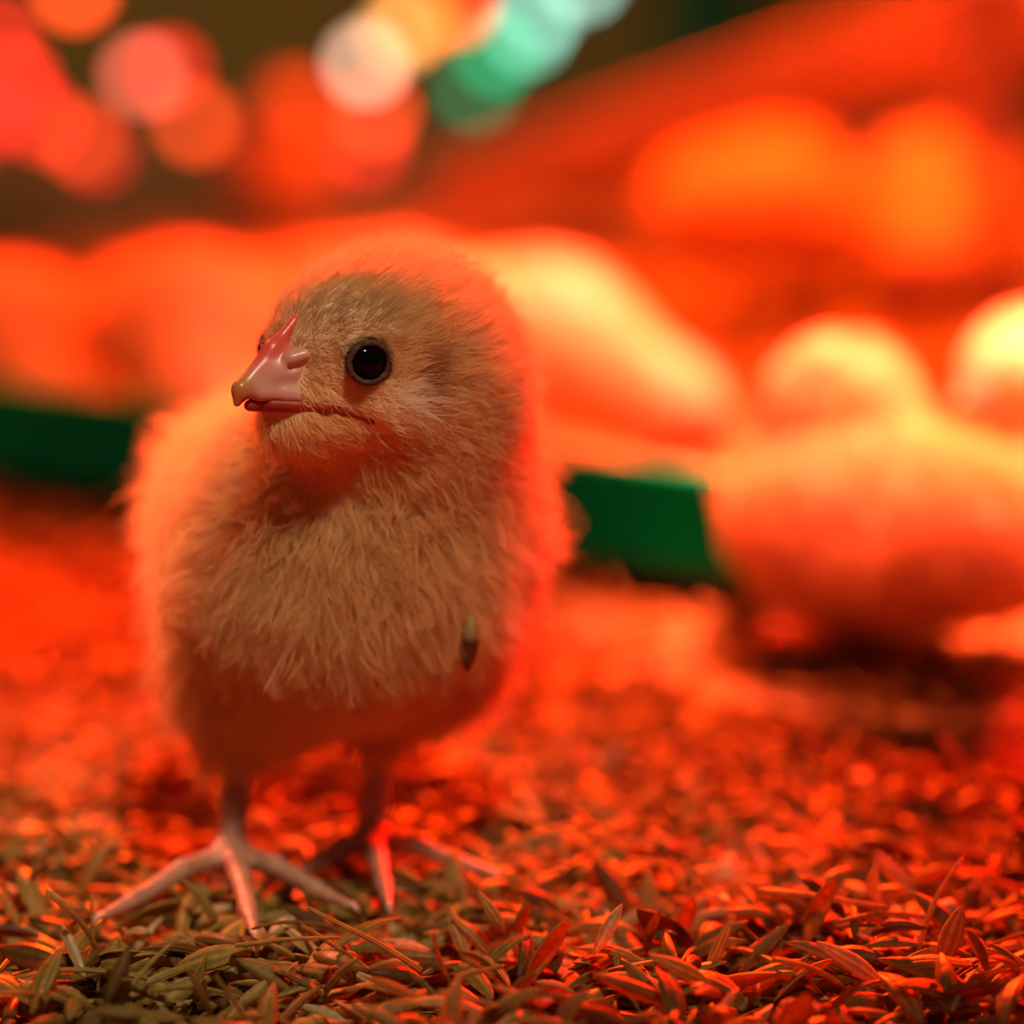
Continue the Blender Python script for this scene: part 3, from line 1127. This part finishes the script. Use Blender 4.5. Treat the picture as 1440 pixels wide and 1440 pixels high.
RED = (1.0, 0.02, 0.012); ORG = (1.0, 0.07, 0.012); SAL = (1.0, 0.16, 0.09); CRM = (1.0, 0.45, 0.13); WHT = (1.0, 0.55, 0.36)
TEA = (0.20, 0.75, 0.50); GRN = (0.0, 0.42, 0.16); PTE = (0.42, 0.85, 0.66); AMB = (1.0, 0.27, 0.03)
light_string('string of red lights at the photo\'s upper left corner', 2.15,
             [(105, -15, ORG, 12), (-5, 55, RED, 8), (22, 115, RED, 10), (62, 170, RED, 6), (-20, 165, RED, 7)], (150, -160))
light_string('second string of red lights, beside the grey gap', 2.2,
             [(238, 98, RED, 6), (200, 105, SAL, 7), (275, 172, ORG, 7), (112, 195, ORG, 5), (135, 215, RED, 4)], (260, -160))
light_string('string of orange and cream lights above the front chick', 2.2,
             [(640, 5, ORG, 12), (585, 28, AMB, 9), (560, 48, CRM, 5), (515, 88, WHT, 7), (528, 160, ORG, 10), (515, 208, RED, 6)], (660, -160))
light_string('string of pale teal lights between the orange lights and the ramp', 2.2,
             [(820, -30, PTE, 6), (755, 20, PTE, 6), (742, 45, TEA, 5), (700, 75, GRN, 6), (668, 125, GRN, 3)], (850, -160))
gb = P(985, 0, 3.2)
obj('green_post', box_data('green_post', (0.07, 0.03, 0.5), M_GREEN2, 0.003, 2, (0, 0, 0.245)), label='green painted post by the far wall above the ramp', cat='post', loc=(gb[0], 3.2, 0))

# ---- claws on the front chick's toes
for hub, tips in ((hub1, tips1), (hub2, tips2)):
    for t in tips:
        d = nrm((t - hub) * np.array([1, 1, 0.3]))
        pts = np.array([t - d * 0.0006, t + d * 0.0012 + [0, 0, 0.0002], t + d * 0.0026 - [0, 0, 0.0007]])
        obj('claw', tube_data('claw', pts, [0.0008, 0.0006, 0.0001], M_CLAW, 7), chick)

# ---- single husks on top of the litter, nearest the camera
KINDS = ('hull', 'shell', 'broken', 'stalk')
husk_data = {}


def hero_mesh(kind, wide, variant):
    v, f, rb = husk_shape(kind, 9, 14)
    v = v.copy()
    v[:, 1] *= wide
    v[:, 2] += (0.05 if variant else -0.03) * np.sin(v[:, 0] * 3.1 + variant)
    v[:, 1] += 0.04 * variant * (v[:, 0] ** 2) * 2
    me = poly_mesh('rice_husk', v, f, M_HUSK)
    a = me.attributes.new('rib', 'FLOAT', 'POINT')
    a.data.foreach_set('value', rb.astype(np.float32))
    return me


for kd_ in KINDS:
    husk_data[kd_] = [hero_mesh(kd_, w, i) for i, w in enumerate((0.62, 0.92, 1.25))]

toe_pts = []
for hub, tips in ((hub1, tips1), (hub2, tips2)):
    for t in tips:
        for k in np.linspace(0, 1.1, 8):
            toe_pts.append((hub + (t - hub) * k + RM)[:2])
toe_pts = np.array(toe_pts)
WHAT = dict(hull=('closed rice husk', 'husk'), shell=('open half rice husk', 'husk'),
            broken=('broken rice husk chip', 'husk'), stalk=('thin straw stalk', 'stalk'))
NAME = dict(hull='rice_husk', shell='rice_husk_shell', broken='husk_chip', stalk='straw_stalk')
MARKS = [((167, 1370), 'the upright olive blade'), ((281, 1397), 'the steep brown husk'), ((690, 1285), 'the upright tan husk'),
         ((404, 1328), 'the long straw stalk'), ((1150, 1272), 'the long red stalk'), ((986, 1240), 'the thick tilted stalk'),
         ((1270, 1304), 'the bright short husk'), ((855, 1307), 'the upright brown-green blade'), ((958, 1368), 'the golden sloping husk'),
         ((701, 1385), 'the thin bent twig'), ((555, 1392), 'the long tan husk'), ((358, 1300), 'the chick\'s front toe'),
         ((546, 1262), 'the chick\'s other front toe'), ((150, 1280), 'the chick\'s outermost toe'), ((1430, 1400), 'the lower right corner'),
         ((10, 1300), 'the photo\'s left edge'), ((1430, 1270), 'the photo\'s right edge')]


def near_words(px, py):
    k = min(range(len(MARKS)), key=lambda i: math.hypot(px - MARKS[i][0][0], (py - MARKS[i][0][1]) * 1.5))
    (mx_, my_), nm = MARKS[k]
    dx, dy = px - mx_, (py - my_) * 1.5
    ang = math.degrees(math.atan2(dy, dx)) % 360
    w = ['right of', 'below and right of', 'below', 'below and left of', 'left of', 'above and left of', 'above', 'above and right of'][int(((ang + 22.5) % 360) // 45)]
    far_ = 'just ' if math.hypot(dx, dy) < 60 else 'further '
    return far_ + w + ' ' + nm


made = 0
while made < 285:
    px = rng.uniform(-15, 1455); py = 1215 + 245 * rng.uniform() ** 0.75
    g = G(px, py, 0.002)
    if np.min(np.hypot(*(toe_pts - g[:2]).T)) < 0.0065:
        continue
    kd_ = str(rng.choice(KINDS, p=[0.36, 0.40, 0.16, 0.08]))
    sc = rng.uniform(0.0090, 0.0140) * {'hull': 1.0, 'shell': 1.0, 'broken': 0.75, 'stalk': 1.5}[kd_]
    var = int(rng.integers(3))
    o = obj(NAME[kd_], husk_data[kd_][var])
    tilt = rng.normal(0, 0.30)
    if rng.uniform() < 0.10:
        tilt = rng.choice([-1, 1]) * rng.uniform(0.6, 1.1)
    o.rotation_euler = (rng.normal(0, 0.6), tilt, rng.uniform(0, 6.283))
    o.scale = (sc,) * 3
    o.location = (g[0], g[1], float(relief(g[0], g[1])) + 0.0012 + 0.36 * sc * abs(math.sin(tilt)))
    lit = px >= 640
    look = ['narrow ', '', 'broad '][var]
    if abs(tilt) > 0.5:
        look = 'tilted ' + look
    elif sc > 0.0120:
        look = 'long ' + look
    elif sc < 0.0098:
        look = 'small ' + look
    tag(o, ('red-lit ' if lit else 'olive ') + look + WHAT[kd_][0] + ' ' + near_words(px, py), WHAT[kd_][1],
        'loose husks in the red light' if lit else 'loose husks in the chick\'s shadow')
    made += 1


def lay(kind, p0, p1, wide, label, name, cat, roll=0.0, lift=0.0035, upright=True):
    """a husk laid between two photo points near the ground"""
    lowp = p0 if p0[1] >= p1[1] else p1
    a0 = G(lowp[0], lowp[1], lift)
    dep = float((a0 - CAMP) @ FWD)
    if upright:
        A_, B_ = P(p0[0], p0[1], dep), P(p1[0], p1[1], dep + 0.004)
    else:
        A_, B_ = G(p0[0], p0[1], lift), G(p1[0], p1[1], lift)
    d = B_ - A_
    ln = float(np.linalg.norm(d))
    x = Vector(d / ln)
    tocam = Vector(CAMP - (A_ + B_) / 2).normalized()
    z = (tocam * 0.8 + Vector((0, 0, 0.5)))
    z = (z - x * z.dot(x)).normalized()
    y = z.cross(x)
    R = Matrix((x, y, z)).transposed().to_quaternion()
    o = obj(name, husk_data[kind][wide], label=label, cat=cat)
    o.rotation_mode = 'QUATERNION'
    from mathutils import Quaternion
    o.rotation_quaternion = R @ Quaternion((1, 0, 0), roll)
    o.scale = (ln / 1.03,) * 3
    o.location = (A_ + B_) / 2
    return o


lay('shell', (150, 1412), (184, 1330), 1, 'olive husk blade standing upright near the lower left corner', 'rice_husk_shell', 'husk', 0.3)
lay('hull', (262, 1362), (300, 1432), 0, 'brown husk leaning steeply, just right of the upright olive blade', 'rice_husk', 'husk')
lay('hull', (672, 1254), (708, 1316), 1, 'tan husk leaning upright where the shadow meets the red light', 'rice_husk', 'husk')
lay('stalk', (330, 1332), (478, 1324), 1, 'long straw stalk lying across just below the chick\'s front toe', 'straw_stalk', 'stalk', 0, 0.006, False)
lay('stalk', (1064, 1262), (1245, 1282), 2, 'long straight red-lit stalk lying on the litter at the right', 'straw_stalk', 'stalk', 0, 0.006, False)
lay('stalk', (955, 1214), (1018, 1266), 2, 'short thick stalk tilted up at the top of the husk mound', 'straw_stalk', 'stalk')
lay('stalk', (690, 1206), (822, 1158), 2, 'dark blurred twig slanting beside the chick\'s outer toe', 'straw_stalk', 'twig', 0, 0.004)
lay('hull', (1236, 1300), (1304, 1308), 1, 'bright short husk lying just past the long red stalk\'s end', 'rice_husk', 'husk', 0, 0.005, False)
lay('shell', (834, 1342), (876, 1272), 1, 'brown-green husk blade standing in the middle of the red litter', 'rice_husk_shell', 'husk', -0.3)
lay('hull', (914, 1344), (1002, 1392), 1, 'golden husk sloping down across the red litter', 'rice_husk', 'husk')
lay('stalk', (658, 1350), (744, 1420), 0, 'thin bent twig pointing down near the bottom edge', 'straw_stalk', 'twig')
lay('broken', (136, 1426), (198, 1424), 2, 'pale flat husk chip below the upright olive blade', 'husk_chip', 'husk', 0, 0.005, False)
lay('shell', (832, 1370), (962, 1412), 0, 'long brown husk blade lying near the bottom edge centre right', 'rice_husk_shell', 'husk')
lay('hull', (508, 1374), (602, 1410), 0, 'long tan husk sloping into the red light at the bottom', 'rice_husk', 'husk')

# ---- the husk caught in the chick's belly fluff
d_ = nrm(FWD + (660 - 720) / FPX * RGT - (905 - 720) / FPX * UPV)
tt = 0.48
for _ in range(200):
    sd_ = float(main_field((CAMP + d_ * tt - RM)[None].astype(np.float32))[0])
    if sd_ < 0.0058:
        break
    tt += 0.0005
hp = CAMP + d_ * tt
M_STUCK, nt_, out_ = new_mat('stuck_husk')
b_ = N(nt_, 'ShaderNodeBsdfPrincipled')
b_.inputs['Roughness'].default_value = 0.5
sx_ = N(nt_, 'ShaderNodeSeparateXYZ')
L(nt_, N(nt_, 'ShaderNodeTexCoord').outputs['Object'], sx_.inputs[0])
mr_ = N(nt_, 'ShaderNodeMapRange', i_From_Min=-0.5, i_From_Max=0.5)
L(nt_, sx_.outputs[0], mr_.inputs[0])
cr_ = ramp(nt_, [(0.0, (0.03, 0.008, 0.004)), (0.25, (0.10, 0.035, 0.015)), (0.52, (0.05, 0.010, 0.006)), (0.66, (0.26, 0.20, 0.07)), (1.0, (0.40, 0.34, 0.14))])
L(nt_, mr_.outputs[0], cr_.inputs[0]); L(nt_, cr_.outputs[0], b_.inputs['Base Color']); L(nt_, b_.outputs[0], out_.inputs[0])
sv, sf, sr = husk_shape('shell', 9, 10)
sv[:, 1] *= 1.1
sm_ = poly_mesh('stuck_husk', sv, sf, M_STUCK)
st = obj('rice_husk_shell', sm_, label='dark brown husk caught upright in the chick\'s belly fluff', cat='husk', loc=hp)
xv = Vector((0.08, 0.0, 1.0)).normalized(); zv = Vector(-d_) ; zv = (zv - xv * zv.dot(xv)).normalized()
st.rotation_mode = 'QUATERNION'
st.rotation_quaternion = Matrix((xv, zv.cross(xv), zv)).transposed().to_quaternion()
st.scale = (0.0092,) * 3
